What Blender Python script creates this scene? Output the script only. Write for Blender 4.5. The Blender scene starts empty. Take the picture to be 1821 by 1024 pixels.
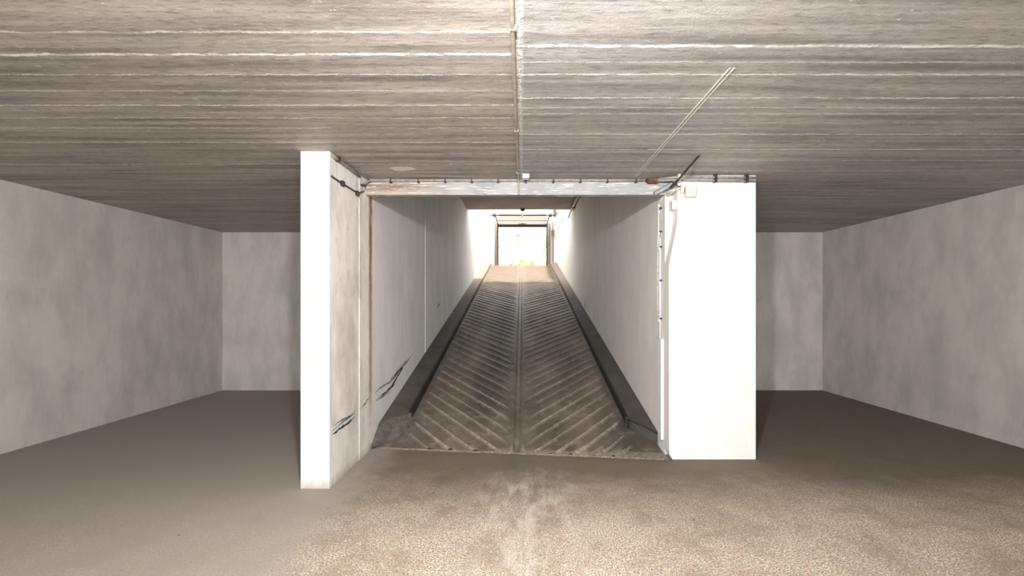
import bpy, bmesh, math, random
from mathutils import Vector, Matrix
random.seed(7)
S = bpy.context.scene
COL = S.collection

# ------------------------------------------------------------------ camera, sky, sun, big lights, exposure
F, VX, VY, H = 780.0, 929.0, 540.0, 1.5      # focal length and vanishing point in pixels of the 1821x1024 frame
cd = bpy.data.cameras.new('camera'); cam = bpy.data.objects.new('camera', cd); COL.objects.link(cam)
cam.location = (0, 0, H); cam.rotation_euler = (math.pi/2, 0, 0)
cd.sensor_width = 36; cd.lens = F/1821*36
cd.shift_x = (910.5-VX)/1821; cd.shift_y = (VY-512)/1821
cd.clip_start = .05; cd.clip_end = 300
S.camera = cam
w = bpy.data.worlds.new('sky'); S.world = w; w.use_nodes = True
bgn = w.node_tree.nodes['Background']
bgn.inputs['Color'].default_value = (.99, .99, 1.0, 1); bgn.inputs['Strength'].default_value = 3.6
sd = bpy.data.lights.new('sun', 'SUN'); sun = bpy.data.objects.new('sun', sd); COL.objects.link(sun)
sd.energy = 7.0; sd.angle = math.radians(2.0); sd.color = (1, .95, .86)
sun.rotation_euler = Vector((-.10, .62, -.80)).to_track_quat('-Z', 'Y').to_euler()
def area(name, loc, aim, sx, sy, e, col):
    l = bpy.data.lights.new(name, 'AREA'); l.shape = 'RECTANGLE'; l.size = sx; l.size_y = sy; l.energy = e; l.color = col
    o = bpy.data.objects.new(name, l); COL.objects.link(o); o.location = loc
    o.rotation_euler = (Vector(aim)-Vector(loc)).to_track_quat('-Z', 'Y').to_euler()
    return o
# added fill light at the hall's unseen open back, brightening hall and ramp
area('rear_fill_light', (.3, -5.6, 1.5), (.3, 4, 1.5), 8.5, 2.3, 170, (.98, .99, 1))
vs = S.view_settings
vs.view_transform = 'Standard'; vs.look = 'None'; vs.gamma = 1; vs.use_curve_mapping = False; vs.exposure = 0.0

# ------------------------------------------------------------------ dimensions of the place (metres)
CZ = 2.737            # hall ceiling
BZ = 2.58             # underside of the beam
YB = 4.35             # front of the beam
XL, XR = -1.565, 1.42 # tunnel side walls
Y0, SL = 4.5, .2244   # foot and slope of the ramp
YT = 18.3             # crest
ZT = SL*(YT-Y0)
XC = -.055            # centre gutter
CL, CR = -1.30, 1.18  # inner faces of the kerbs
KH = .13
TZ = 4.17             # tunnel ceiling
YEL, YER = 12.9, 12.1 # end of the tunnel roof
YG = 20.0             # gate wall
def rz(y): return SL*(min(max(y, Y0), YT)-Y0)

# ------------------------------------------------------------------ object helpers
def obj(name, bm, mat, parent=None, smooth=False):
    me = bpy.data.meshes.new(name)
    bmesh.ops.recalc_face_normals(bm, faces=bm.faces[:])
    bm.to_mesh(me); bm.free()
    if smooth:
        for p in me.polygons: p.use_smooth = True
    me.materials.append(mat)
    o = bpy.data.objects.new(name, me); COL.objects.link(o)
    if parent: o.parent = parent
    return o
def tag(o, label, cat, group=None, kind=None):
    o['label'] = label; o['category'] = cat
    if group: o['group'] = group
    if kind: o['kind'] = kind
    return o
def thing(name, label, cat, loc=(0, 0, 0), group=None):
    o = bpy.data.objects.new(name, None); COL.objects.link(o); o.location = loc; o.empty_display_size = .1
    return tag(o, label, cat, group)
def child(name, bm, mat, root, smooth=False):
    # geometry is given in world metres; the part keeps it there under a moved root
    bmesh.ops.translate(bm, verts=bm.verts[:], vec=-Vector(root.location))
    return obj(name, bm, mat, root, smooth)
def box(bm, x0, x1, y0, y1, z0, z1, bev=0):
    vs_ = [bm.verts.new((x, y, z)) for x in (x0, x1) for y in (y0, y1) for z in (z0, z1)]
    a, b, c, d, e, f, g, h = vs_
    fs = [bm.faces.new(q) for q in ((a, b, d, c), (e, g, h, f), (a, e, f, b), (c, d, h, g), (a, c, g, e), (b, f, h, d))]
    if bev:
        es = list({ed for fc in fs for ed in fc.edges})
        bmesh.ops.bevel(bm, geom=es, offset=bev, segments=2, affect='EDGES', profile=.6)
    return bm
def B(*a, **k):
    bm = bmesh.new(); return box(bm, *a, **k)
def prism(bm, poly, axis, a, b):
    # poly: 2D points; axis 'x','y','z' is the direction of extrusion
    def P3(p, t):
        return {'x': (t, p[0], p[1]), 'y': (p[0], t, p[1]), 'z': (p[0], p[1], t)}[axis]
    v0 = [bm.verts.new(P3(p, a)) for p in poly]; v1 = [bm.verts.new(P3(p, b)) for p in poly]
    n = len(poly); bm.faces.new(v0); bm.faces.new(v1)
    for i in range(n): bm.faces.new((v0[i], v0[(i+1) % n], v1[(i+1) % n], v1[i]))
    return bm
def tube(bm, pts, r, n=10, cap=True):
    pts = [Vector(p) for p in pts]; rings = []; up = None
    for i, p in enumerate(pts):
        t = (pts[min(i+1, len(pts)-1)]-pts[max(i-1, 0)]).normalized()
        if up is None: up = t.orthogonal().normalized()
        up = (up-t*up.dot(t)).normalized(); sd_ = t.cross(up)
        rr = r[i] if isinstance(r, (list, tuple)) else r
        rings.append([bm.verts.new(p+(up*math.cos(2*math.pi*k/n)+sd_*math.sin(2*math.pi*k/n))*rr) for k in range(n)])
    for A, C in zip(rings, rings[1:]):
        for k in range(n): bm.faces.new((A[k], A[(k+1) % n], C[(k+1) % n], C[k]))
    if cap: bm.faces.new(rings[0]); bm.faces.new(rings[-1])
    return bm
def T(pts, r, n=10):
    return tube(bmesh.new(), pts, r, n)
def curve(p0, p1, p2, p3, n=8):
    p0, p1, p2, p3 = map(Vector, (p0, p1, p2, p3)); o = []
    for i in range(n+1):
        t = i/n; o.append(p0*(1-t)**3+p1*3*t*(1-t)**2+p2*3*t*t*(1-t)+p3*t**3)
    return o
def grid(xs, ys, fz):
    # surface over x,y with height fz
    bm = bmesh.new(); R = [[bm.verts.new((x, y, fz(x, y))) for x in xs] for y in ys]
    for j in range(len(ys)-1):
        for i in range(len(xs)-1): bm.faces.new((R[j][i], R[j][i+1], R[j+1][i+1], R[j+1][i]))
    return bm

# ------------------------------------------------------------------ material helpers
class M:
    def __init__(s, name, rough=.8, metal=0, spec=.4):
        s.m = bpy.data.materials.new(name); s.m.use_nodes = True
        s.t = s.m.node_tree; s.b = s.t.nodes['Principled BSDF']
        s.b.inputs['Roughness'].default_value = rough; s.b.inputs['Metallic'].default_value = metal
        s.b.inputs['Specular IOR Level'].default_value = spec
        s.co = s.t.nodes.new('ShaderNodeTexCoord').outputs['Object']
        sp = s.t.nodes.new('ShaderNodeSeparateXYZ'); s.t.links.new(s.co, sp.inputs[0])
        s.x, s.y, s.z = sp.outputs
    def put(s, inp, v):
        if isinstance(v, bpy.types.NodeSocket): s.t.links.new(v, inp)
        elif isinstance(v, tuple) and len(v) == 3 and inp.type == 'RGBA': inp.default_value = (*v, 1)
        else: inp.default_value = v
    def math(s, op, a, b=0., c=0., clamp=False):
        n = s.t.nodes.new('ShaderNodeMath'); n.operation = op; n.use_clamp = clamp
        s.put(n.inputs[0], a); s.put(n.inputs[1], b); s.put(n.inputs[2], c); return n.outputs[0]
    def vec(s, sx=1, sy=1, sz=1, off=(0, 0, 0)):
        n = s.t.nodes.new('ShaderNodeMapping'); s.t.links.new(s.co, n.inputs[0])
        n.inputs['Scale'].default_value = (sx, sy, sz); n.inputs['Location'].default_value = off; return n.outputs[0]
    def noise(s, scale, detail=3, rough=.55, v=None, color=False, dist=0.):
        n = s.t.nodes.new('ShaderNodeTexNoise'); s.t.links.new(v or s.co, n.inputs['Vector'])
        n.inputs['Scale'].default_value = scale; n.inputs['Detail'].default_value = detail
        n.inputs['Roughness'].default_value = rough; n.inputs['Distortion'].default_value = dist
        return n.outputs['Color' if color else 'Fac']
    def vor(s, scale, v=None):
        n = s.t.nodes.new('ShaderNodeTexVoronoi'); s.t.links.new(v or s.co, n.inputs['Vector'])
        n.inputs['Scale'].default_value = scale; return n.outputs['Distance']
    def step(s, v, a, b, smooth=False):
        n = s.t.nodes.new('ShaderNodeMapRange'); n.clamp = True
        if smooth: n.interpolation_type = 'SMOOTHSTEP'
        s.put(n.inputs[0], v); s.put(n.inputs[1], float(a)); s.put(n.inputs[2], float(b)); return n.outputs[0]
    def band(s, v, c, wd):      # 1 at c, falling to 0 at c +- wd
        return s.math('SUBTRACT', 1., s.math('DIVIDE', s.math('ABSOLUTE', s.math('SUBTRACT', v, c)), wd), clamp=True)
    def mix(s, a, b, f, mode='MIX'):
        n = s.t.nodes.new('ShaderNodeMix'); n.data_type = 'RGBA'; n.blend_type = mode
        s.put(n.inputs[0], f); s.put(n.inputs[6], a); s.put(n.inputs[7], b); return n.outputs[2]
    def mul(s, *a):
        r = a[0]
        for q in a[1:]: r = s.math('MULTIPLY', r, q)
        return r
    def bump(s, h, dist, strength=1., prev=None):
        n = s.t.nodes.new('ShaderNodeBump'); n.inputs['Distance'].default_value = dist; n.inputs['Strength'].default_value = strength
        s.t.links.new(h, n.inputs['Height'])
        if prev: s.t.links.new(prev, n.inputs['Normal'])
        s.t.links.new(n.outputs[0], s.b.inputs['Normal']); return n.outputs[0]
    def done(s, col, rough=None):
        s.put(s.b.inputs['Base Color'], col)
        if rough is not None: s.put(s.b.inputs['Roughness'], rough)
        return s.m
def plain(name, col, rough=.6, metal=0, var=.25, scale=20, bump=.0005):
    m = M(name, rough, metal)
    n = m.noise(scale, 4)
    d = tuple(c*(1-var) for c in col)
    if bump: m.bump(n, bump)
    return m.done(m.mix(d, col, m.step(n, .35, .65)))

# hall ceiling: board-marked concrete, boards running across
def ceiling_mat():
    m = M('board_marked_ceiling', .5, 0, .5)
    streak = m.noise(1, 5, .6, m.vec(.7, 16, 1))
    fine = m.noise(1, 4, .65, m.vec(14, 60, 1))
    blot = m.noise(2.2, 5, .6)
    col = m.mix((.19, .178, .17), (.52, .50, .485), m.step(streak, .32, .66))
    col = m.mix(col, (.46, .42, .37), m.mul(m.step(blot, .45, .65), .45))
    col = m.mix(col, (.13, .12, .115), m.mul(m.step(fine, .50, .68), .6))
    # right half greyer, left half warmer
    half = m.step(m.x, -.04, -.02)
    col = m.mix(m.mix(col, (1.0, .95, .88), 1., 'MULTIPLY'), col, half)
    wob = m.math('MULTIPLY_ADD', m.noise(1, 3, .6, m.vec(7, 1, 1)), .03, -.015)
    wob2 = m.math('MULTIPLY_ADD', m.noise(1, 4, .8, m.vec(45, 30, 1)), .036, -.018)
    yy = m.math('ADD', m.y, m.math('ADD', wob, wob2))
    def lines(lst):
        r = None
        for yv, wd, st in lst:
            q = m.mul(m.band(yy, yv, wd*1.5), st)
            r = q if r is None else m.math('MAXIMUM', r, q)
        return r
    L = lines([(1.3, .012, .9), (1.62, .01, .8), (2.0, .008, .6), (2.18, .010, 1.), (2.37, .007, .6), (2.55, .006, .5), (2.735, .007, 1.), (2.92, .006, .8), (3.09, .006, .8), (3.36, .007, 1.), (3.62, .005, .4), (3.89, .006, 1.), (4.12, .006, .4)])
    R = lines([(1.4, .012, .9), (1.75, .01, .7), (2.11, .012, 1.), (2.25, .006, .5), (2.37, .008, .9), (2.64, .008, 1.), (2.77, .006, .7), (2.86, .008, .5), (3.0, .005, .5), (3.2, .008, 1.), (3.33, .006, .5), (3.52, .008, 1.), (3.79, .006, .9), (4.07, .006, .9), (4.2, .005, .5)])
    brk = m.step(m.noise(1, 4, .7, m.vec(9, 2.5, 1)), .40, .56)
    ln = m.mul(m.math('ADD', m.mul(L, m.math('SUBTRACT', 1., half)), m.mul(R, half)), m.math('MULTIPLY_ADD', brk, .75, .25), 1.6)
    ln = m.math('MINIMUM', ln, 1.)
    # broken flakes of pale paint
    fl = m.step(m.noise(1, 5, .85, m.vec(20, 50, 1)), .57, .64)
    fl2 = m.mul(m.step(m.noise(3.1, 3, .6), .44, .56), fl)
    ln = m.math('MAXIMUM', ln, m.mul(fl2, .8))
    joint = m.mul(m.band(m.x, -.012, .022), m.step(m.noise(60, 3), .38, .55))
    ln = m.math('MAXIMUM', ln, m.mul(joint, .8))
    col = m.mix(col, (.93, .91, .88), ln)
    # one pale patch
    px = m.math('DIVIDE', m.math('SUBTRACT', m.x, -1.10), .12); py = m.math('DIVIDE', m.math('SUBTRACT', m.y, 4.02), .07)
    dd = m.math('ADD', m.math('ADD', m.mul(px, px), m.mul(py, py)), m.math('MULTIPLY_ADD', m.noise(14, 3), 1.6, -.8))
    col = m.mix(col, (.72, .71, .70), m.math('SUBTRACT', 1., m.step(dd, .8, 1.), clamp=True))
    h = m.math('ADD', m.math('ADD', m.mul(ln, .9), m.mul(streak, .8)), m.math('ADD', m.mul(fine, .7), m.mul(m.noise(60, 5, .85), 1.3)))
    m.bump(h, .0065, 1.)
    return m.done(col, m.math('MULTIPLY_ADD', m.noise(6), .3, .33))

def wall_mat(name, pale, dull, dirt=.3, rust=None, bumpd=.002, vert=True):
    m = M(name, .75, 0, .3)
    v = m.vec(2.2, 2.2, 1.0) if vert else m.vec(1, 1, 1)
    a = m.noise(1.6, 5, .6, v); b = m.noise(1, 5, .65, m.vec(9, 9, 4)); c = m.noise(120, 3, .6)
    col = m.mix(dull, pale, m.step(a, .32, .6))
    col = m.mix(col, tuple(q*.78 for q in dull), m.mul(m.step(b, .55, .75), dirt))
    col = m.mix(col, tuple(min(1, q*1.12) for q in pale), m.mul(m.step(m.noise(1, 4, .7, m.vec(30, 30, 6, (3, 1, 2))), .6, .75), .5))
    if rust: col = rust(m, col)
    m.bump(m.math('ADD', m.mul(b, .8), m.mul(c, .35)), bumpd)
    return m.done(col)
def rust_left(m, col):
    n = m.noise(1, 5, .7, m.vec(10, 26, 5)); n2 = m.noise(1, 4, .7, m.vec(10, 40, 14, (5, 5, 5)))
    yl = m.math('ADD', m.y, m.math('MULTIPLY_ADD', n2, .05, -.025))
    dens = m.step(m.z, .1, 2.3)
    ri = m.math('MINIMUM', m.mul(m.band(yl, 4.51, .07), m.step(n, .33, .5), 2.2), 1.)
    col = m.mix(col, (.93, .91, .86), m.mul(m.band(yl, 4.42, .16), m.step(n2, .35, .6), .8))
    col = m.mix(col, (.42, .20, .07), m.mul(ri, m.math('MULTIPLY_ADD', dens, .6, .4)))
    col = m.mix(col, (.20, .12, .06), m.mul(m.band(yl, 4.515, .022), m.step(n2, .38, .52), .95))
    # pale washed run near the foot
    lo = m.mul(m.math('SUBTRACT', 1., m.step(m.z, .35, .6)), m.band(yl, 4.50, .10), m.step(n, .42, .5))
    col = m.mix(col, (.95, .93, .85), lo)
    # grime at the foot
    gr = m.mul(m.math('SUBTRACT', 1., m.step(m.math('ADD', m.z, m.math('MULTIPLY_ADD', n, .16, -.08)), .0, .09)), .6)
    gr = m.mul(gr, m.math('SUBTRACT', 1., m.step(m.y, 4.5, 4.8)))
    return m.mix(col, (.30, .27, .24), gr)
def rust_beam(m, col):
    n = m.noise(1, 5, .7, m.vec(9, 9, 30)); n2 = m.noise(1, 5, .7, m.vec(16, 16, 40, (2, 2, 2)))
    left = m.math('SUBTRACT', 1., m.step(m.x, -1.35, -.75))
    zz = m.math('ADD', m.z, m.math('MULTIPLY_ADD', n2, .05, -.025))
    r = m.mul(left, m.band(zz, 2.655, .06), m.step(n, .38, .5))
    col = m.mix(col, (.55, .38, .22), m.mul(m.math('SUBTRACT', 1., m.step(m.x, -1.1, -.35)), m.step(n, .45, .6), .5))
    col = m.mix(col, (.24, .13, .06), r)
    col = m.mix(col, (.16, .11, .07), m.mul(left, m.band(zz, 2.672, .018), m.step(n2, .45, .55)))
    wl = m.mul(m.step(m.noise(1, 4, .7, m.vec(5, 5, 80)), .56, .64), .7)
    return m.mix(col, (.93, .92, .90), wl)
MAT_CEIL = ceiling_mat()
MAT_LW = wall_mat('stained_white_concrete_wall', (.86, .82, .77), (.58, .545, .51), .7, rust_left)
MAT_TL = wall_mat('pale_grey_tunnel_wall', (.83, .825, .815), (.73, .725, .72), .15, rust_left)
MAT_RW = wall_mat('white_painted_tunnel_wall', (.86, .835, .80), (.78, .76, .735), .12)
MAT_PIER = wall_mat('bright_white_painted_wall', (.88, .86, .82), (.80, .77, .72), .1)
MAT_OUT = wall_mat('outdoor_white_render', (.86, .84, .80), (.80, .78, .74), .05)
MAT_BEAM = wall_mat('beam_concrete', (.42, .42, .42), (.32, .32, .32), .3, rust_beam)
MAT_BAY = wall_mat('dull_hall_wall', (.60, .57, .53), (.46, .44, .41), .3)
MAT_TC = wall_mat('tunnel_roof_concrete', (.46, .40, .34), (.37, .33, .28), .3, vert=False)
def kerb_mat():
    m = M('dark_kerb_concrete', .7, 0, .35)
    a = m.noise(3, 5, .6); c = m.noise(90, 4, .7)
    col = m.mix((.055, .049, .042), (.10, .09, .078), m.step(a, .35, .65))
    col = m.mix(col, (.18, .165, .145), m.mul(m.step(c, .6, .75), .5))
    col = m.mix(col, (.36, .29, .23), m.mul(m.step(m.y, 11.5, 14.5), .8))  # paler tan towards the crest: sunlight put into the kerb colour
    inner_dk = m.mul(m.step(m.x, CL-.03, CL-.005), m.step(m.x, CR+.03, CR+.005), m.step(m.y, 16., 11.))   # near-black inner faces, fading out towards the crest
    col = m.mix(col, (.014, .013, .013), m.mul(inner_dk, .9))
    m.bump(m.math('ADD', c, m.mul(a, 2.)), .003)
    return m.done(col)
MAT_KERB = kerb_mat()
def ramp_mat():
    m = M('ribbed_ramp_concrete', .55, 0, .45)
    a = m.noise(1, 5, .6, m.vec(2.2, .8, 1)); b = m.noise(9, 5, .65); c = m.noise(110, 4, .75)
    col = m.mix((.085, .069, .053), (.205, .172, .136), m.step(a, .36, .64))
    col = m.mix(col, (.34, .30, .25), m.mul(m.step(b, .54, .70), .6))
    col = m.mix(col, (.07, .065, .06), m.mul(m.step(b, .5, .34), .45))
    # black tyre and oil track left of the gutter, fainter one to the right
    wv = m.math('ADD', m.x, m.math('MULTIPLY_ADD', m.noise(1, 3, .6, m.vec(1, .5, 1)), .3, -.15))
    tr = m.mul(m.band(wv, -.42, .34), m.mul(m.step(m.y, 5.2, 7.), m.step(m.y, 15., 11.5)), m.step(b, .3, .5))
    tr2 = m.mul(m.band(wv, .62, .22), m.mul(m.step(m.y, 5.5, 8.), m.step(m.y, 15., 11.)), .35)
    tr3 = m.mul(m.band(wv, -.02, .16), m.mul(m.step(m.y, 5.5, 8.), m.step(m.y, 14., 10.)), .45)
    col = m.mix(col, (.035, .034, .034), m.mul(m.math('MAXIMUM', m.math('MAXIMUM', tr, tr2), tr3), .85))
    # worn rib tops paler: the ribs stand above the plane of the slope
    hgt = m.math('SUBTRACT', m.z, m.mul(m.math('SUBTRACT', m.y, Y0), SL))
    top = m.mul(m.step(hgt, .014, .024), m.step(m.noise(26, 4, .7), .32, .6), m.step(m.y, 17.5, 6.))
    col = m.mix(col, (.50, .455, .39), m.mul(top, .6))
    # paler warm brown end towards the crest
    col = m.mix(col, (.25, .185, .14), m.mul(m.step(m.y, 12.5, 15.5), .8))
    col = m.mix(col, (.6, .56, .5), m.mul(m.step(c, .64, .74), .4))
    m.bump(m.math('ADD', m.mul(c, .8), m.mul(b, .8)), .006)
    return m.done(col, m.math('MULTIPLY_ADD', b, .4, .35))
MAT_RAMP = ramp_mat()
def floor_mat():
    m = M('speckled_screed_floor', .75, 0, .35)
    g = m.noise(95, 3, .9); gc = m.noise(75, 3, .85, color=True); a = m.noise(1.1, 5, .6); b = m.noise(6, 5, .65)
    col = m.mix((.16, .125, .09), (.72, .63, .52), m.step(g, .44, .57))
    sat = m.mix((.5, .5, .5), gc, 1.)
    col = m.mix(col, sat, .9, 'OVERLAY')
    col = m.mix(col, (.26, .20, .15), m.mul(m.step(m.noise(2.6, 5, .7), .44, .62), .65))
    col = m.mix(col, (.92, .87, .80), m.mul(m.step(m.noise(30, 5, .85), .55, .66), .55))
    col = m.mix(col, (.07, .06, .05), m.mul(m.step(m.noise(40, 4, .85), .56, .66), .6))
    # darker brown towards the seam, with a ragged edge
    yl = m.math('ADD', m.y, m.math('ADD', m.mul(b, .5), m.mul(a, .9)))
    dk = m.step(yl, 3.6, 4.6)
    col = m.mix(col, m.mix(col, (.11, .088, .068), .85), dk)
    # smooth grey strip beside the left wall
    sm = m.mul(m.step(m.math('ADD', m.x, m.mul(b, .35)), -1.0, -1.3), .8)
    col = m.mix(col, (.33, .30, .275), sm)
    # pale powdery drag marks in the middle
    wv = m.math('ADD', m.x, m.math('MULTIPLY_ADD', a, .8, -.4))
    pl = m.mul(m.band(wv, .04, .5), m.step(m.noise(1, 5, .7, m.vec(7, 2.6, 1)), .45, .62), m.step(m.y, 4.15, 3.6))
    col = m.mix(col, (.78, .74, .68), m.mul(pl, .38))
    # oily blot by the foot of the ramp
    ob = m.mul(m.band(m.math('ADD', m.x, m.math('MULTIPLY_ADD', b, .3, -.1)), -.05, .22), m.band(m.math('ADD', m.y, m.mul(b, .4)), 4.3, .5))
    col = m.mix(col, (.10, .095, .088), m.mul(ob, .6))
    sp = m.step(m.vor(5.5), .06, .03)
    col = m.mix(col, (.06, .055, .05), m.mul(sp, m.step(m.noise(2.3), .5, .6), .8))
    m.bump(m.math('ADD', m.mul(g, .3), m.mul(b, .8)), .0025)
    return m.done(col)
MAT_FLOOR = floor_mat()
MAT_SEAM = plain('pale_seam_mortar', (.27, .225, .17), .8, 0, .5, 30, .003)
MAT_PIPE = plain('grey_painted_pipe', (.34, .325, .30), .45, 0, .4, 25)
MAT_PIPEL = plain('cream_painted_pipe', (.76, .73, .66), .45, 0, .25, 25)
MAT_PIPEO = plain('olive_grey_pipe', (.42, .39, .32), .45, 0, .3, 25)
MAT_CLIP = plain('dark_iron_clip', (.05, .047, .043), .5, .4)
MAT_CABLE = plain('black_cable', (.035, .033, .032), .5)
MAT_WHITE = plain('white_plastic', (.86, .86, .84), .45, 0, .08)
MAT_CREAM = plain('cream_plastic_box', (.78, .70, .60), .5, 0, .15)
MAT_RUST = plain('rusty_iron', (.20, .10, .05), .8, .1, .65, 45, .003)
MAT_SCUFF = plain('black_rubber_scuff', (.07, .07, .08), .8, 0, .6, 60)
MAT_SCUFFG = plain('grey_rubber_scuff', (.33, .33, .34), .8, 0, .4, 60)
MAT_PALE = plain('pale_filler_line', (.92, .90, .86), .7, 0, .1)
MAT_BROWN = plain('brown_gate_frame', (.30, .25, .20), .6, .1, .3)
MAT_DARKM = plain('dark_gate_steel', (.06, .055, .05), .5, .3, .3)
MAT_PANEL = plain('white_gate_panel', (.82, .80, .77), .5, 0, .06)
MAT_LEAF = plain('lime_leaf', (.60, .68, .34), .6, 0, .35, 12)
MAT_STEM = plain('brown_stem', (.30, .22, .15), .8)
MAT_GLASSD = plain('dark_window_glass', (.30, .27, .20), .2, 0, .2)
MAT_TILE = plain('pale_roof_tiles', (.72, .62, .55), .8, 0, .2)
MAT_FILL = plain('dirty_brown_mortar', (.15, .13, .11), .8, 0, .5, 14, .004)
MAT_ROAD = plain('dry_pale_paving', (.62, .58, .52), .85, 0, .2, 8, .003)
MAT_GLOBE = plain('smoked_lamp_globe', (.07, .07, .065), .25)

# ------------------------------------------------------------------ the setting
def ysm(x): return 4.55-(x+1.5)*.117          # the seam at the foot of the ramp runs slightly askew
def struct(name, bm, mat, label, cat, smooth=False):
    return tag(obj(name, bm, mat, None, smooth), label, cat, None, 'structure')
bm = bmesh.new()
box(bm, -5.2, 5.2, -6, 7.6, -.2, 0)
floor = struct('floor', bm, MAT_FLOOR, 'speckled brown concrete floor of the garage hall', 'floor')
bm = bmesh.new()
prism(bm, [(-5.2, -6), (5.2, -6), (5.2, 7.6), (2.0, 7.6), (2.0, 4.35), (-1.8, 4.35), (-1.8, 7.6), (-5.2, 7.6)], 'z', CZ, CZ+.3)
ceil = struct('ceiling', bm, MAT_CEIL, 'board-marked concrete ceiling of the garage hall with pale streaks', 'ceiling')
bm = bmesh.new()      # pair of thin cast lines running lengthwise
for dx in (0, .022): box(bm, 1.085+dx, 1.092+dx, 2.3, YB-.1, CZ-.004, CZ+.01)
obj('cast_joint', bm, MAT_PIPEL, ceil)
# left side: pier of the hall and the long tunnel wall
bm = bmesh.new(); box(bm, -1.80, XL, 3.56, 4.20, 0, CZ+.0)
hall_l = struct('wall_left', bm, MAT_LW, 'stained off-white concrete wall left of the ramp opening', 'wall')
bm = bmesh.new(); prism(bm, [(-1.80, 4.2), (XL+.006, 4.2), (XL+.006, 4.48), (XL+.004, 4.5), (-1.80, 4.5)], 'z', 0, 2.75)
jamb = struct('trim_1', bm, MAT_LW, 'white concrete jamb at the left of the ramp opening with rust line', 'jamb')
bm = bmesh.new(); box(bm, -1.80, XL, 4.5, YEL, -.1, TZ+.3)
tun_l = struct('wall_tunnel_left', bm, MAT_TL, 'long pale wall along the left of the ramp', 'wall')
bm = bmesh.new(); box(bm, XR, 2.0, 4.37, YER, -.1, TZ+.3)
tun_r = struct('wall_tunnel_right', bm, MAT_RW, 'long pale wall along the right of the ramp', 'wall')
# right pier: face widened below by a slanted haunch, rounded foot
bm = bmesh.new()
foot = [(XR+.03, 0), (XR+.012, .02), (XR-.002, .06), (XR-.006, .12)]
prof = foot+[(XR-.006, 1.86), (XR+.004, 1.92), (1.485, 2.24), (1.495, 2.30), (1.495, CZ), (2.25, CZ), (2.25, 0)]
prism(bm, prof, 'y', 4.23, 4.37)
hall_r = struct('wall_right', bm, MAT_PIER, 'bright white wall right of the ramp opening', 'wall')
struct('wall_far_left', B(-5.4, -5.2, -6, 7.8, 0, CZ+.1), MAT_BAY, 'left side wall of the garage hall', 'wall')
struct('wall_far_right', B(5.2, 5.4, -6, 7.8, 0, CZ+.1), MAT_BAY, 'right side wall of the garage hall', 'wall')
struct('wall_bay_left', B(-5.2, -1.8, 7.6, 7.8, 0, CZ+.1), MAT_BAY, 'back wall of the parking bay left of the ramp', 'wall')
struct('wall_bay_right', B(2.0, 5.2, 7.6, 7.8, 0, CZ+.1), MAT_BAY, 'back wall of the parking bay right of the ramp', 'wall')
# beam over the opening
bm = bmesh.new(); box(bm, XL-.2, XR+.2, YB, YB+.09, BZ, CZ+.3, .012)
beam = struct('trim_2', bm, MAT_BEAM, 'white concrete beam across the top of the ramp opening, rust at its left', 'beam')
# wall closing above the beam up to the higher tunnel roof
struct('wall_over_beam', B(XL-.2, 1.7, YB, YB+.09, CZ+.3, TZ+.3), MAT_TC, 'wall above the beam on the ramp side', 'wall')
bm = bmesh.new(); prism(bm, [(XL-.4, YB+.09), (XR+.5, YB+.09), (XR+.5, 12.45), (XL-.4, 12.45)], 'z', TZ, TZ+.45)
tceil = struct('ceiling', bm, MAT_TC, 'brown-grey concrete ceiling over the ramp', 'ceiling')

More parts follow.
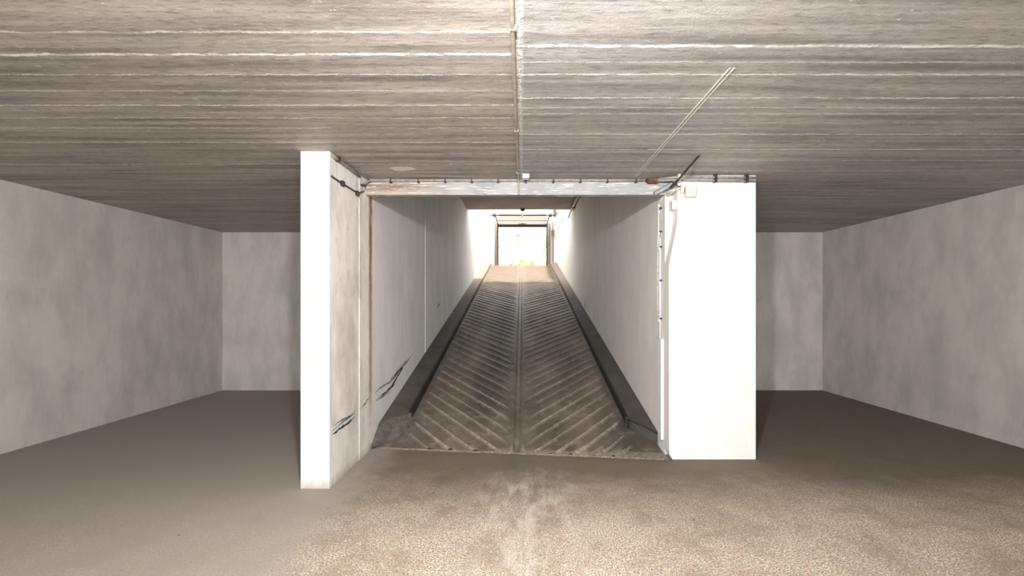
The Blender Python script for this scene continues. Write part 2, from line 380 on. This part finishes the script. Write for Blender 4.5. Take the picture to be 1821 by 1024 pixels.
# ramp: ribs lie on lines of constant u = y + K|x - XC|, so they are modelled along those lines
K, PER = 1.15, .26
def ramp_mesh():
    bm = bmesh.new()
    lo, hi = CL-.0, CR+.0
    G = .05
    colsL = [lo, lo+.05, lo+.10, -1.0, -.8, -.6, -.4, -.25, XC-G-.06, XC-G-.03]
    colsR = [XC+G+.03, XC+G+.06, .2, .35, .5, .7, .9, hi-.10, hi-.05, hi]
    prof = [(0, 0), (.30, 0), (.36, .010), (.42, .021), (.50, .023), (.56, .012), (.62, 0)]
    umin, umax = 2.8, YT+.1
    nper = int((umax-umin)/PER)+1
    rnd = random.Random(3)
    def wearf(x):
        e = min(x-lo, hi-x, abs(x-XC)-G)
        return max(0, min(1, (e-.03)/.05))
    for cols in (colsL, colsR):
        rows = []
        for i in range(nper):
            j = rnd.uniform(-.02, .02); hw = rnd.uniform(.75, 1.1)
            for t, h in prof:
                u = umin+(i+t)*PER+j*(1 if 0 < t else 0)
                r = []
                for x in cols:
                    y = u+K*abs(x-XC)
                    zz = rz(max(y, Y0)) if y <= YT else ZT
                    r.append(bm.verts.new((x, y, zz+.004+h*hw*wearf(x))))
                rows.append(r)
        for a, b in zip(rows, rows[1:]):
            for k in range(len(cols)-1): bm.faces.new((a[k], a[k+1], b[k+1], b[k]))
    # cut to the seam and to the crest
    d = Vector((1, -.117, 0)); n = Vector((-.117, -1, 0)).normalized()
    bmesh.ops.bisect_plane(bm, geom=bm.verts[:]+bm.edges[:]+bm.faces[:], plane_co=(-1.5, ysm(-1.5), 0), plane_no=n, clear_outer=True)
    bmesh.ops.bisect_plane(bm, geom=bm.verts[:]+bm.edges[:]+bm.faces[:], plane_co=(0, YT, 0), plane_no=(0, 1, 0), clear_outer=True)
    # plain body below, gutter in the middle, plain corners in front of the kerbs
    xs = [XL, CL, CL+.0001, XC-G-.03, XC-G, XC-.02, XC+.02, XC+G, XC+G+.03, CR-.0001, CR, XR]
    zo = {XC-.02: -.012, XC+.02: -.012, XC-G: .012, XC+G: .012, XC-G-.03: .003, XC+G+.03: .003, XL: .002, XR: .002, CL: .002, CR: .002}
    R = []
    for k in range(60):
        t = k/59
        row = []
        for x in xs:
            ys = ysm(x); y = ys+(YT-ys)*t
            row.append(bm.verts.new((x, y, rz(y)+zo.get(x, -.002)+(.004 if x in (XC-G, XC+G) else 0))))
        R.append(row)
    for a, b in zip(R, R[1:]):
        for k in range(len(xs)-1): bm.faces.new((a[k], a[k+1], b[k+1], b[k]))
    # front lip and end
    return bm
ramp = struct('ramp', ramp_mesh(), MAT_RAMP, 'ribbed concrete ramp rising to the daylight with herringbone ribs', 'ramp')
# mortar bead along the seam
bm = bmesh.new(); pts = []
for k in range(41):
    x = XL+.06+(1.36-XL-.06)*k/40; pts.append((x, ysm(x)+random.uniform(-.006, .006), .004))
tube(bm, pts, [.008+random.uniform(0, .006) for _ in pts], 6)
obj('seam_bead', bm, MAT_SEAM, ramp)
# kerbs
def kerb(side, label):
    bm = bmesh.new()
    xi, xo = (CL, XL) if side < 0 else (CR, XR)
    yi, yo = (5.10, 4.78) if side < 0 else (4.93, 4.60)
    rows = []
    N = 40
    for k in range(N+1):
        t = k/N
        a = yi+(YT+.15-yi)*t; b = yo+(YT+.15-yo)*t
        s_ = 1 if side < 0 else -1
        jit = .004*math.sin(k*2.3)
        zi, zo_ = rz(a), rz(b)
        ch = .012
        rows.append([bm.verts.new(v) for v in ((xi+jit*.5, a, zi-.05), (xi+jit*.5, a, zi+KH-ch), (xi-s_*ch, a, zi+KH), (xo-s_*.0, b, zo_+KH+.004), (xo, b, zo_-.05))])
    for p, q in zip(rows, rows[1:]):
        for j in range(4): bm.faces.new((p[j], p[j+1], q[j+1], q[j]))
    bm.faces.new(rows[0]); bm.faces.new(rows[-1])
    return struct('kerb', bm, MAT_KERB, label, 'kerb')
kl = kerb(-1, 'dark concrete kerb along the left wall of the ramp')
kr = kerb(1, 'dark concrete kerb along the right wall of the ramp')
# small ramped fillets at the kerb feet
bm = bmesh.new()
def face(*p): return bm.faces.new([bm.verts.new(q) for q in p])
a1, a2, a3, a4 = (CL+.01, 5.10, rz(5.1)+.10), (XL, 4.78, rz(4.78)+KH+.004), (XL, 4.50, .012), (CL-.02, 4.75, rz(4.75)+.006)
face(a1, a2, a3, a4); face(a1, a4, (CL+.05, 5.0, rz(5.)+.004))
obj('kerb_fillet', bm, MAT_FILL, kl)
bm = bmesh.new()
tube(bm, [(CR-.012, 4.93, rz(4.93)+.02), (CR-.014, 4.92, rz(4.9)+KH), (1.30, 4.775, rz(4.78)+KH-.004), (XR-.005, 4.60, rz(4.6)+KH-.01)], [.012, .016, .012, .010], 6)
obj('iron_edge', bm, MAT_DARKM, kr)

# open-air cutting beyond the tunnel roof and gate wall
struct('wall_outer_left', B(XL-.5, XL, YEL, YG+.3, -.1, 6.6), MAT_OUT, 'sunlit white wall beside the top of the ramp, left', 'wall')
struct('wall_outer_right', B(XR, XR+.5, YER, YG+.3, -.1, 6.6), MAT_OUT, 'sunlit white wall beside the top of the ramp, right', 'wall')
bm = bmesh.new()
GXL, GXR, GZ = -1.17, 1.17, 5.16
box(bm, XL, GXL, YG, YG+.25, ZT-.1, 6.6); box(bm, GXR, XR, YG, YG+.25, ZT-.1, 6.6); box(bm, GXL, GXR, YG, YG+.25, GZ, 6.6)
struct('wall_back', bm, MAT_OUT, 'sunlit white wall around the gate at the top of the ramp', 'wall')
bm = bmesh.new(); box(bm, -30, 30, YT, 60, ZT-.3, ZT)
# leave the ground only outside the cutting
struct('ground', bm, MAT_ROAD, 'pale sunlit paving outside the gate', 'ground')

# ------------------------------------------------------------------ marks on the walls (parts of the walls)
def streak(parent, mat, X, pts, wid, name='scuff_mark'):
    # irregular flat smear on a wall lying at constant x
    bm = bmesh.new(); e = .0025 if X < 0 else -.0025
    a = []; b = []; n = len(pts)
    for i, (y, z) in enumerate(pts):
        y2, z2 = pts[min(i+1, n-1)]; y1, z1 = pts[max(i-1, 0)]
        d = Vector((y2-y1, z2-z1)).normalized(); nn = Vector((-d.y, d.x))
        ww = 1.35*wid*math.sin(math.pi*(i+.35)/(n-.3))*random.uniform(.5, 1.2)
        a.append(bm.verts.new((X+e, y+nn.x*ww, z+nn.y*ww))); b.append(bm.verts.new((X+e, y-nn.x*ww, z-nn.y*ww)))
    for i in range(n-1): bm.faces.new((a[i], a[i+1], b[i+1], b[i]))
    return obj(name, bm, mat, parent)
def onwall(X, px, py):       # a photo point on a side wall at x = X
    y = F*X/(px-VX); return (y, H+(VY-py)*y/F)
def sm(X, pl, n=5):
    p = [onwall(X, *q) for q in pl]; out = []
    for i in range(len(p)-1):
        for k in range(n):
            t = k/n; out.append((p[i][0]*(1-t)+p[i+1][0]*t+random.uniform(-.004, .004), p[i][1]*(1-t)+p[i+1][1]*t+random.uniform(-.004, .004)))
    return out+[p[-1]]
streak(tun_l, MAT_SCUFF, XL, sm(XL, [(672, 706), (686, 698), (698, 685), (707, 668), (718, 650), (736, 625)]), .016)
streak(tun_l, MAT_SCUFF, XL, sm(XL, [(690, 684), (700, 672), (712, 655), (722, 640)]), .012)
streak(tun_l, MAT_SCUFFG, XL, sm(XL, [(664, 702), (676, 689), (690, 681), (700, 668), (712, 648)]), .010)
streak(tun_l, MAT_SCUFFG, XL, sm(XL, [(668, 712), (682, 704), (695, 694)]), .010)
streak(hall_l, MAT_SCUFF, XL, sm(XL, [(590, 774), (603, 763), (617, 753), (632, 740)]), .011)
streak(hall_l, MAT_SCUFFG, XL, sm(XL, [(592, 757), (606, 748), (620, 741), (632, 734)]), .010)
streak(hall_l, MAT_SCUFFG, XL, sm(XL, [(590, 768), (604, 754), (618, 744), (633, 728)]), .008)
streak(jamb, MAT_SCUFFG, XL+.006, sm(XL+.006, [(641, 728), (650, 716), (657, 705)]), .008)
streak(tun_l, MAT_SCUFF, XL, sm(XL, [(776, 549), (781, 541), (782, 539)]), .012)
streak(tun_r, MAT_SCUFF, XR, sm(XR, [(1040.5, 551), (1040.5, 542), (1040.5, 531)]), .03)
bm = bmesh.new()
zt = TZ
box(bm, XL, XL+.006, 7.05, 7.075, rz(7.06)+KH, zt)
obj('joint_line', bm, MAT_PALE, tun_l)

# ------------------------------------------------------------------ pipes and cables
def pipe_thing(name, label, cat, loc, group=None): return thing(name, label, cat, loc, group)
# long conduit across the head of the opening
c1 = thing('conduit', 'grey conduit clipped along the top of the beam across the opening', 'conduit', (0, YB, CZ-.03))
YP, ZP = YB-.018, CZ-.020
bend = curve((XL+.03, 4.235, 2.585), (XL+.03, 4.235, 2.70), (XL+.045, YP, ZP), (XL+.16, YP, ZP), 10)
child('pipe', T(bend+[(x, YP, ZP+.001*math.sin(x*7)) for x in [-1.2, -.8, -.4, 0, .4, .8, 1.22]], .0125, 10), MAT_PIPE, c1, True)
for px in (641, 655, 695, 744, 792, 839, 886, 935, 984, 1032, 1080, 1131):
    if px == 641:
        child('clip', B(XL+.012, XL+.05, 4.205, 4.265, 2.632, 2.648, .003), MAT_CLIP, c1); continue
    x = (px-VX)/F*YP
    bm = bmesh.new(); box(bm, x-.010, x+.010, YP-.017, YB, ZP-.024, ZP-.008, .002); box(bm, x-.006, x+.006, YP-.016, YP+.0, ZP-.01, ZP+.014)
    child('clip', bm, MAT_CLIP, c1)
# lower run, right of the rusty box
c2 = thing('conduit', 'pair of grey pipes running right from the rusty junction box', 'conduit', (1.4, YB-.1, CZ-.04))
for dz, r in ((0, .013), (-.032, .011)):
    pts = [(1.30, YP-.01, ZP+.004+dz*.4), (1.42, 4.24, ZP+dz*.7), (1.52, 4.205, ZP+dz), (1.9, 4.205, ZP-.008+dz), (2.24, 4.205, ZP-.01+dz)]
    child('pipe', T(pts, r, 10), MAT_PIPE, c2, True)
for x in (1.50, 1.85, 2.15):
    child('clip', B(x-.012, x+.012, 4.185, 4.23, ZP-.055, ZP+.02, .002), MAT_CLIP if x != 1.50 else MAT_PIPEL, c2)
j1 = thing('junction_box', 'small white box on the ceiling above the conduit at the middle of the beam', 'junction box', (.035, YB-.02, CZ-.01))
child('box', B(.000, .066, 4.17, 4.25, CZ-.038, CZ, .004), MAT_WHITE, j1)
j2 = thing('junction_box', 'rusty brown junction box on the conduit near the right corner', 'junction box', (1.28, YB-.03, CZ-.03))
bm = bmesh.new(); box(bm, 1.235, 1.335, YP-.035, YB-.001, ZP-.034, ZP+.018, .008); child('box', bm, MAT_RUST, j2)
tb = bmesh.new(); tube(tb, [(1.215, YP-.005, ZP-.004), (1.235, YP-.005, ZP-.004)], .018, 10); child('gland', tb, MAT_DARKM, j2)
bm = bmesh.new(); box(bm, 1.245, 1.325, YP-.040, YP-.034, ZP-.026, ZP+.010, .002); child('lid', bm, MAT_RUST, j2)
# ceiling conduit down the middle
c3 = thing('conduit', 'thin olive-grey pipe running along the ceiling centre and over the beam', 'conduit', (-.04, 3, CZ-.01))
pts = [(-.046, 0.45, CZ-.012), (-.045, 1.5, CZ-.012), (-.043, 3, CZ-.012), (-.040, 4.25, CZ-.012), (-.040, 4.30, CZ-.02), (-.040, 4.312, CZ-.05), (-.038, 4.335, CZ-.09), (-.036, 4.338, BZ+.0)]
child('pipe', T(pts, [.0105]*4+[.010, .009, .008, .007], 10), MAT_PIPEO, c3, True)
for y in (1.95, 3.1, 4.1): child('clip', B(-.056, -.028, y-.006, y+.006, CZ-.024, CZ, .002), MAT_PIPEO, c3)
# pipe in the corner of left wall and ceiling, and the cable below it
c4 = thing('conduit', 'dark pipe running in the corner of left wall and ceiling', 'conduit', (XL, 4, CZ-.03))
child('pipe', T([(XL+.016, y, CZ-.028+.002*math.sin(y*5)) for y in (3.57, 3.65, 3.8, 4.0, 4.18)], .0125, 10), MAT_PIPE, c4, True)
child('clip', B(XL, XL+.035, 3.66, 3.69, CZ-.045, CZ-.008, .002), MAT_CLIP, c4)
c5 = thing('cable', 'thin dark cable along the left wall below the corner pipe', 'cable', (XL, 4, 2.54))
child('cable_run', T([(XL+.012, y, 2.54+.004*math.sin(y*8)) for y in (3.57, 3.62, 3.7, 3.9, 4.06)]+[(XL+.014, 4.16, 2.548), (XL+.028, 4.235, 2.585)], .0065, 8), MAT_CABLE, c5, True)
for y in (3.79, 4.13): child('clip', B(XL, XL+.026, y-.022, y+.022, 2.515, 2.560, .004), MAT_CLIP, c5)

# cluster at the right corner
t1 = thing('cable_tray', 'dark metal tray sloping below the beam at the right corner', 'cable tray', (1.3, 4.3, 2.6))
def at(px, py, y): return Vector(((px-VX)*y/F, y, H+(VY-py)*y/F))
bm = bmesh.new(); p, q = at(1164, 345, 4.34), at(1203, 323, 4.24)
d = (q-p).normalized(); nrm = Vector((0, 1, 0)); sdv = d.cross(nrm).normalized()
def obox(bm, p, q, hw, ht, nrm=Vector((0, 1, 0))):
    d = (q-p).normalized(); s_ = d.cross(nrm).normalized(); n_ = s_.cross(d).normalized(); vv = []
    for e in (p, q):
        for a in (-1, 1):
            for b in (-1, 1): vv.append(bm.verts.new(e+s_*hw*a+n_*ht*b))
    for f_ in ((0, 1, 3, 2), (4, 6, 7, 5), (0, 4, 5, 1), (2, 3, 7, 6), (0, 2, 6, 4), (1, 5, 7, 3)): bm.faces.new([vv[i] for i in f_])
obox(bm, p, q, .017, .004)
child('plate', bm, MAT_PIPE, t1)
bm = bmesh.new(); obox(bm, p-sdv*.018-Vector((0, .006, 0)), q-sdv*.018-Vector((0, .006, 0)), .003, .010); obox(bm, p+sdv*.018-Vector((0, .006, 0)), q+sdv*.018-Vector((0, .006, 0)), .002, .010)
child('rim', bm, MAT_DARKM, t1)
bm = bmesh.new(); obox(bm, p-d*.006+Vector((0, 0, .0)), p+d*.004, .020, .012); child('end_cap', bm, MAT_DARKM, t1)
def cab(label, pl, r, mat=MAT_CABLE, name='cable'):
    P_ = [at(*a) for a in pl]; out = []
    for i in range(len(P_)-1):
        a = P_[max(i-1, 0)]; b = P_[i]; c = P_[i+1]; e = P_[min(i+2, len(P_)-1)]
        for k in range(5):
            t = k/5; out.append(.5*((2*b)+(c-a)*t+(2*a-5*b+4*c-e)*t*t+(3*b-a-3*c+e)*t**3))
    out.append(P_[-1])
    return tag(obj(name, tube(bmesh.new(), out, r, 8), mat, None, True), label, 'cable')
cab('black cable looping from the rusty box over the sloping tray', [(1176, 321, 4.30), (1188, 321, 4.26), (1198, 325, 4.22), (1206, 331, 4.2), (1213, 333, 4.2)], .006)
cab('thick black cable crossing up to the right behind the twin pipes', [(1192, 333, 4.24), (1197, 328, 4.2), (1205, 321, 4.15), (1216, 308, 3.95), (1232, 290, 3.80), (1244, 276, 3.655)], .009)
cab('grey cable curving along the right ceiling corner', [(1198, 310, 4.2), (1210, 302, 4.05), (1222, 293, 3.9), (1240, 283, 3.75)], .006, MAT_PIPE)
cab('pale painted cable curving down over the haunch beside the tray', [(1212, 333, 4.2), (1201, 338, 4.21), (1190, 346, 4.3), (1181, 352, 4.42), (1176, 358, 4.50), (1175, 372, 4.52)], .007, MAT_PIPEL)
# descending conduit on the right tunnel wall
c6 = thing('conduit', 'cream conduit running down the right wall beside the opening', 'conduit', (XR, 4.5, .2))
yc = F*XR/(1174-VX)
def zc(py): return H+(VY-py)*yc/F
bendp = [at(1200, 336, 4.225), at(1190, 341, 4.30), at(1180, 348, 4.42)]
top = [Vector((XR-.016, yc, zc(362))), Vector((XR-.016, yc, zc(400)))]
child('pipe', T(bendp+top+[(XR-.016, yc, zc(418)), (XR-.02, yc+.01, zc(428)), (XR-.018, yc+.018, zc(440)), (XR-.018, yc+.018, zc(604))], .0095, 10), MAT_PIPEL, c6, True)
child('pipe', T([(XR-.016, yc-.045, zc(424)), (XR-.016, yc-.045, zc(604))], .010, 10), MAT_WHITE, c6, True)
for py in (363, 374, 412, 440, 500, 567):
    child('coupling', T([(XR-.016, yc-.01, zc(py)), (XR-.016, yc-.01, zc(py+6))], .015, 10), MAT_PIPEL, c6, True)
for py in (372, 413, 440, 499, 566):
    child('clip', B(XR-.022, XR, yc-.062, yc-.040, zc(py)-.008, zc(py)+.008, .002), MAT_CLIP, c6)
t2 = thing('cable_trunking', 'white rectangular trunking below the conduit on the right wall', 'trunking', (XR, 4.55, .15))
ytk = 4.46
child('cover', B(XR-.028, XR, ytk-.05, ytk+.045, rz(ytk)+.13, zc(601), .003), MAT_WHITE, t2)
child('back_strip', B(XR-.012, XR, ytk+.045, ytk+.085, rz(ytk)+.13, zc(601)-.0, .002), MAT_CREAM, t2)
# boxes
b1 = thing('switch_box', 'small cream box on the haunch below the cables', 'switch box', (1.47, 4.22, 2.46))
p = at(1200, 365, 4.30)
child('body', B(p.x-.036, p.x+.034, 4.27, 4.36, p.z-.048, p.z+.045, .006), MAT_CREAM, b1)
child('lid', B(p.x-.028, p.x+.028, 4.262, 4.271, p.z-.038, p.z+.036, .002), MAT_WHITE, b1)
b2 = thing('switch_box', 'cream box at the top of the bright right wall under the pipes', 'switch box', (1.62, 4.2, 2.58))
p = at(1226, 341, 4.2)
child('body', B(p.x-.045, p.x+.055, 4.165, 4.23, p.z-.055, p.z+.05, .006), MAT_CREAM, b2)
child('lid', B(p.x-.036, p.x+.046, 4.158, 4.166, p.z-.045, p.z+.04, .002), MAT_CREAM, b2)
b3 = thing('pipe_bracket', 'pale angle bracket between the twin pipes and the haunch', 'bracket', (1.53, 4.2, 2.6))
bm = bmesh.new(); box(bm, 1.515, 1.545, 4.19, 4.23, 2.56, 2.64, .002); box(bm, 1.545, 1.60, 4.20, 4.23, 2.60, 2.615); child('plate', bm, MAT_PIPEL, b3)
bm = bmesh.new(); box(bm, 1.55, 1.61, 4.20, 4.229, 2.565, 2.60, .002); child('rusty_foot', bm, MAT_RUST, b3)

# conduit in the corner of tunnel ceiling and right wall
c7 = thing('conduit', 'pale pipe along the corner of the ramp ceiling and right wall', 'conduit', (XR, 9, TZ-.1))
child('pipe', T([(XR-.06, 5.0, TZ-.06), (XR-.06, 12.05, TZ-.06), (XR-.06, 12.5, TZ-.075), (XR-.06, 12.9, TZ-.13)], .03, 10), MAT_PIPEL, c7, True)
for y in (6, 8, 10, 11.8): child('clip', B(XR-.09, XR, y-.015, y+.015, TZ-.10, TZ, .003), MAT_CLIP, c7)

# dome lamp at the end of the tunnel roof
l1 = thing('ceiling_lamp', 'small dark dome lamp under the outer edge of the ramp ceiling', 'lamp', (0.01, 12.3, TZ))
bm = bmesh.new(); n = 14; rr = .065; rings = []
for i in range(7):
    a = math.pi/2*i/6; rings.append([bm.verts.new((.01+rr*math.cos(a)*math.cos(2*math.pi*k/n), 12.3+rr*math.cos(a)*math.sin(2*math.pi*k/n), TZ-.03-rr*math.sin(a)*.8)) for k in range(n)])
for A, C in zip(rings, rings[1:]):
    for k in range(n): bm.faces.new((A[k], A[(k+1) % n], C[(k+1) % n], C[k]))
child('globe', bm, MAT_GLOBE, l1, True)
child('base', T([(.01, 12.3, TZ), (.01, 12.3, TZ-.035)], .07, 16), MAT_PIPE, l1)

# the hall's own lamp: a tube fixture on the ceiling above the viewer
hl = thing('strip_lamp', 'fluorescent strip lamp hung from the hall ceiling above the viewpoint', 'lamp', (-.1, .30, CZ))
child('housing', B(-.70, .50, .24, .36, 2.44, 2.50, .006), MAT_WHITE, hl)
for x in (-.5, .3): child('hanger', T([(x, .30, 2.49), (x, .30, CZ)], .006, 8), MAT_PIPE, hl)
em = M('lamp_tube_glow'); em.b.inputs['Emission Color'].default_value = (1, .95, .88, 1); em.b.inputs['Emission Strength'].default_value = 3
child('tube', T([(-.67, .30, 2.42), (.47, .30, 2.42)], .016, 10), em.done((.9, .9, .88)), hl, True)
for nm, loc, e in (('strip_light', (-.1, .50, 2.37), 540), ):
    l = bpy.data.lights.new(nm, 'POINT'); l.energy = e; l.shadow_soft_size = .06; l.color = (1, .98, .96)
    o = bpy.data.objects.new(nm, l); COL.objects.link(o); o.location = loc

# ------------------------------------------------------------------ gate: sectional door pushed up under its tracks
g = thing('garage_door', 'white sectional garage door pushed up overhead at the top of the ramp', 'garage door', (0, YG, ZT))
zd = 5.10
for k in range(4):
    y0 = 17.95+k*.51
    child('door_panel', B(-1.07, 1.07, y0, y0+.49, zd, zd+.045, .006), MAT_PANEL, g)
    if k: child('hinge_rail', B(-1.07, 1.07, y0-.03, y0+.03, zd-.015, zd, .003), MAT_PANEL if k != 2 else MAT_DARKM, g)
child('bottom_rail', B(-1.09, 1.09, 19.93, 19.985, zd-.12, zd+.03, .008), MAT_DARKM, g)
bm = bmesh.new(); box(bm, -.17, .17, 19.60, 19.64, zd-.045, zd-.02, .004); box(bm, -.015, .015, 19.59, 19.65, zd-.10, zd, .004); child('handle', bm, MAT_DARKM, g)
child('torsion_shaft', T([(-1.32, 17.82, zd), (1.32, 17.82, zd)], .020, 12), MAT_DARKM, g, True)
child('torsion_spring', T([(-.95, 17.82, zd), (.95, 17.82, zd)], .034, 12), MAT_DARKM, g, True)
for s_ in (-1, 1):
    child('cable_drum', T([(s_*1.08, 17.82, zd), (s_*1.20, 17.82, zd)], .075, 14), MAT_DARKM, g)
    child('ceiling_hanger', B(s_*1.13-.012, s_*1.13+.012, 17.80, 17.84, zd, 6.0), MAT_BROWN, g)
    bm = bmesh.new()
    tube(bm, [(s_*1.11, 17.8, zd+.01), (s_*1.11, 19.7, zd+.01), (s_*1.11, 19.88, zd-.05), (s_*1.11, 19.95, zd-.22), (s_*1.11, 19.95, ZT+.01)], .028, 8)
    child('track', bm, MAT_DARKM, g, True)
    xa, xb = sorted((s_*1.13, s_*1.26))
    child('frame_post', B(xa, xb, 19.88, 20.0, ZT, GZ, .01), MAT_BROWN, g)
    child('track_bracket', B(s_*1.11-.04, s_*1.11+.04, 19.90, 19.99, 4.03, 4.10, .004), MAT_DARKM, g)
child('bearing_plate', B(-.03, .03, 17.78, 17.87, zd-.07, zd+.12, .005), MAT_BROWN, g)

# fittings on the right outer wall beside the gate
e1 = thing('control_box', 'brown box high on the right wall beside the raised door', 'control box', (1.3, 17.7, 5.2))
p = at(985, 379, 17.9)
child('body', B(p.x-.02, p.x+.10, 17.86, 18.04, p.z-.13, p.z+.14, .01), MAT_BROWN, e1)
child('arm', B(p.x+.10, XR, 17.90, 17.96, p.z-.03, p.z+.03), MAT_BROWN, e1)
e2 = thing('control_box', 'small dark switch box on the right wall halfway down the gate', 'control box', (1.3, 19.5, 4.2))
p = at(982.5, 415, 19.5)
child('body', B(p.x-.06, p.x+.08, 19.4, 19.55, p.z-.13, p.z+.13, .01), MAT_BROWN, e2)
child('conduit_drop', T([(p.x+.02, 19.5, p.z+.5), (p.x+.02, 19.5, ZT)], .014, 8), MAT_DARKM, e2)
tag(obj('cable', T([at(1001, 388, 15.0), at(992, 408, 17.15), at(984, 428, 19.5)], .012, 8), MAT_PIPE), 'thin cable slanting down the sunlit right wall to the switch box', 'cable')

# ------------------------------------------------------------------ beyond the gate
hs = thing('house', 'pale sunlit house with one small window seen through the gate', 'house', (0, 45, ZT))
bm = bmesh.new(); box(bm, -12, 12, 45, 53, ZT, 12.5); child('wall', bm, MAT_OUT, hs)
bm = bmesh.new(); prism(bm, [(44.4, 12.5), (53.6, 12.5), (49, 15.5)], 'x', -12.5, 12.5); child('roof', bm, MAT_TILE, hs)
def window(x, z, w_, h_):
    bm = bmesh.new()
    for a in ((x-w_/2-.06, x-w_/2, z-h_/2, z+h_/2), (x+w_/2, x+w_/2+.06, z-h_/2, z+h_/2), (x-w_/2-.06, x+w_/2+.06, z+h_/2, z+h_/2+.12), (x-w_/2-.1, x+w_/2+.1, z-h_/2-.08, z-h_/2)):
        box(bm, a[0], a[1], 44.9, 45.02, a[2], a[3])
    f = child('window', bm, MAT_BROWN, hs)
    gm = B(x-w_/2, x+w_/2, 44.97, 45.01, z-h_/2, z+h_/2); bmesh.ops.translate(gm, verts=gm.verts[:], vec=-Vector(hs.location)); obj('pane', gm, MAT_GLASSD, f)
p = at(921, 425, 45)
window(p.x, p.z, .36, .75)
for x in (-7, -4, 4.5, 7.5): window(x, p.z, .9, 1.3)
child('vent', B(.30, .62, 44.93, 45.0, 8.20, 8.28), MAT_TILE, hs)

def shrub(label, px, top, y, wpx, n=420, seed=0):
    rnd = random.Random(seed); x = (px-VX)*y/F; zt_ = H+(VY-top)*y/F; r = wpx*y/F/2
    root = thing('shrub', label, 'shrub', (x, y, ZT), 'bushes outside the gate')
    bm = bmesh.new(); hgt = zt_-ZT
    for k in range(5):
        a = rnd.uniform(0, 6.28); tube(bm, [(x, y, ZT), (x+.3*r*math.cos(a), y+.3*r*math.sin(a), ZT+hgt*.5), (x+.6*r*math.cos(a), y+.6*r*math.sin(a), ZT+hgt*.8)], [.03, .02, .008], 6)
    child('stem', bm, MAT_STEM, root)
    bm = bmesh.new()
    for k in range(n):
        th = rnd.uniform(0, 6.28); ph = rnd.uniform(-.4, 1.57); rad = rnd.uniform(.6, 1)
        c = Vector((x+r*rad*math.cos(th)*math.cos(ph), y+r*rad*math.sin(th)*math.cos(ph), ZT+hgt*.45+hgt*.5*rad*math.sin(ph)*rnd.uniform(.7, 1.08)))
        u = Vector((rnd.gauss(0, 1), rnd.gauss(0, 1), rnd.gauss(0, 1))).normalized(); v = u.orthogonal().normalized(); s_ = rnd.uniform(.05, .10)
        bm.faces.new([bm.verts.new(q) for q in (c-u*s_, c+v*s_*.45, c+u*s_, c-v*s_*.45)])
    child('foliage', bm, MAT_LEAF, root)
shrub('low lime-green bush at the left outside the gate', 911, 461, 26, 18, seed=1)
shrub('taller lime-green bush at the middle outside the gate', 929, 455, 27, 26, 600, seed=2)
shrub('low lime-green bush right of the middle one outside the gate', 945, 460, 26, 18, seed=3)
shrub('tall green bush at the right post outside the gate', 972, 410, 29, 20, 800, seed=4)
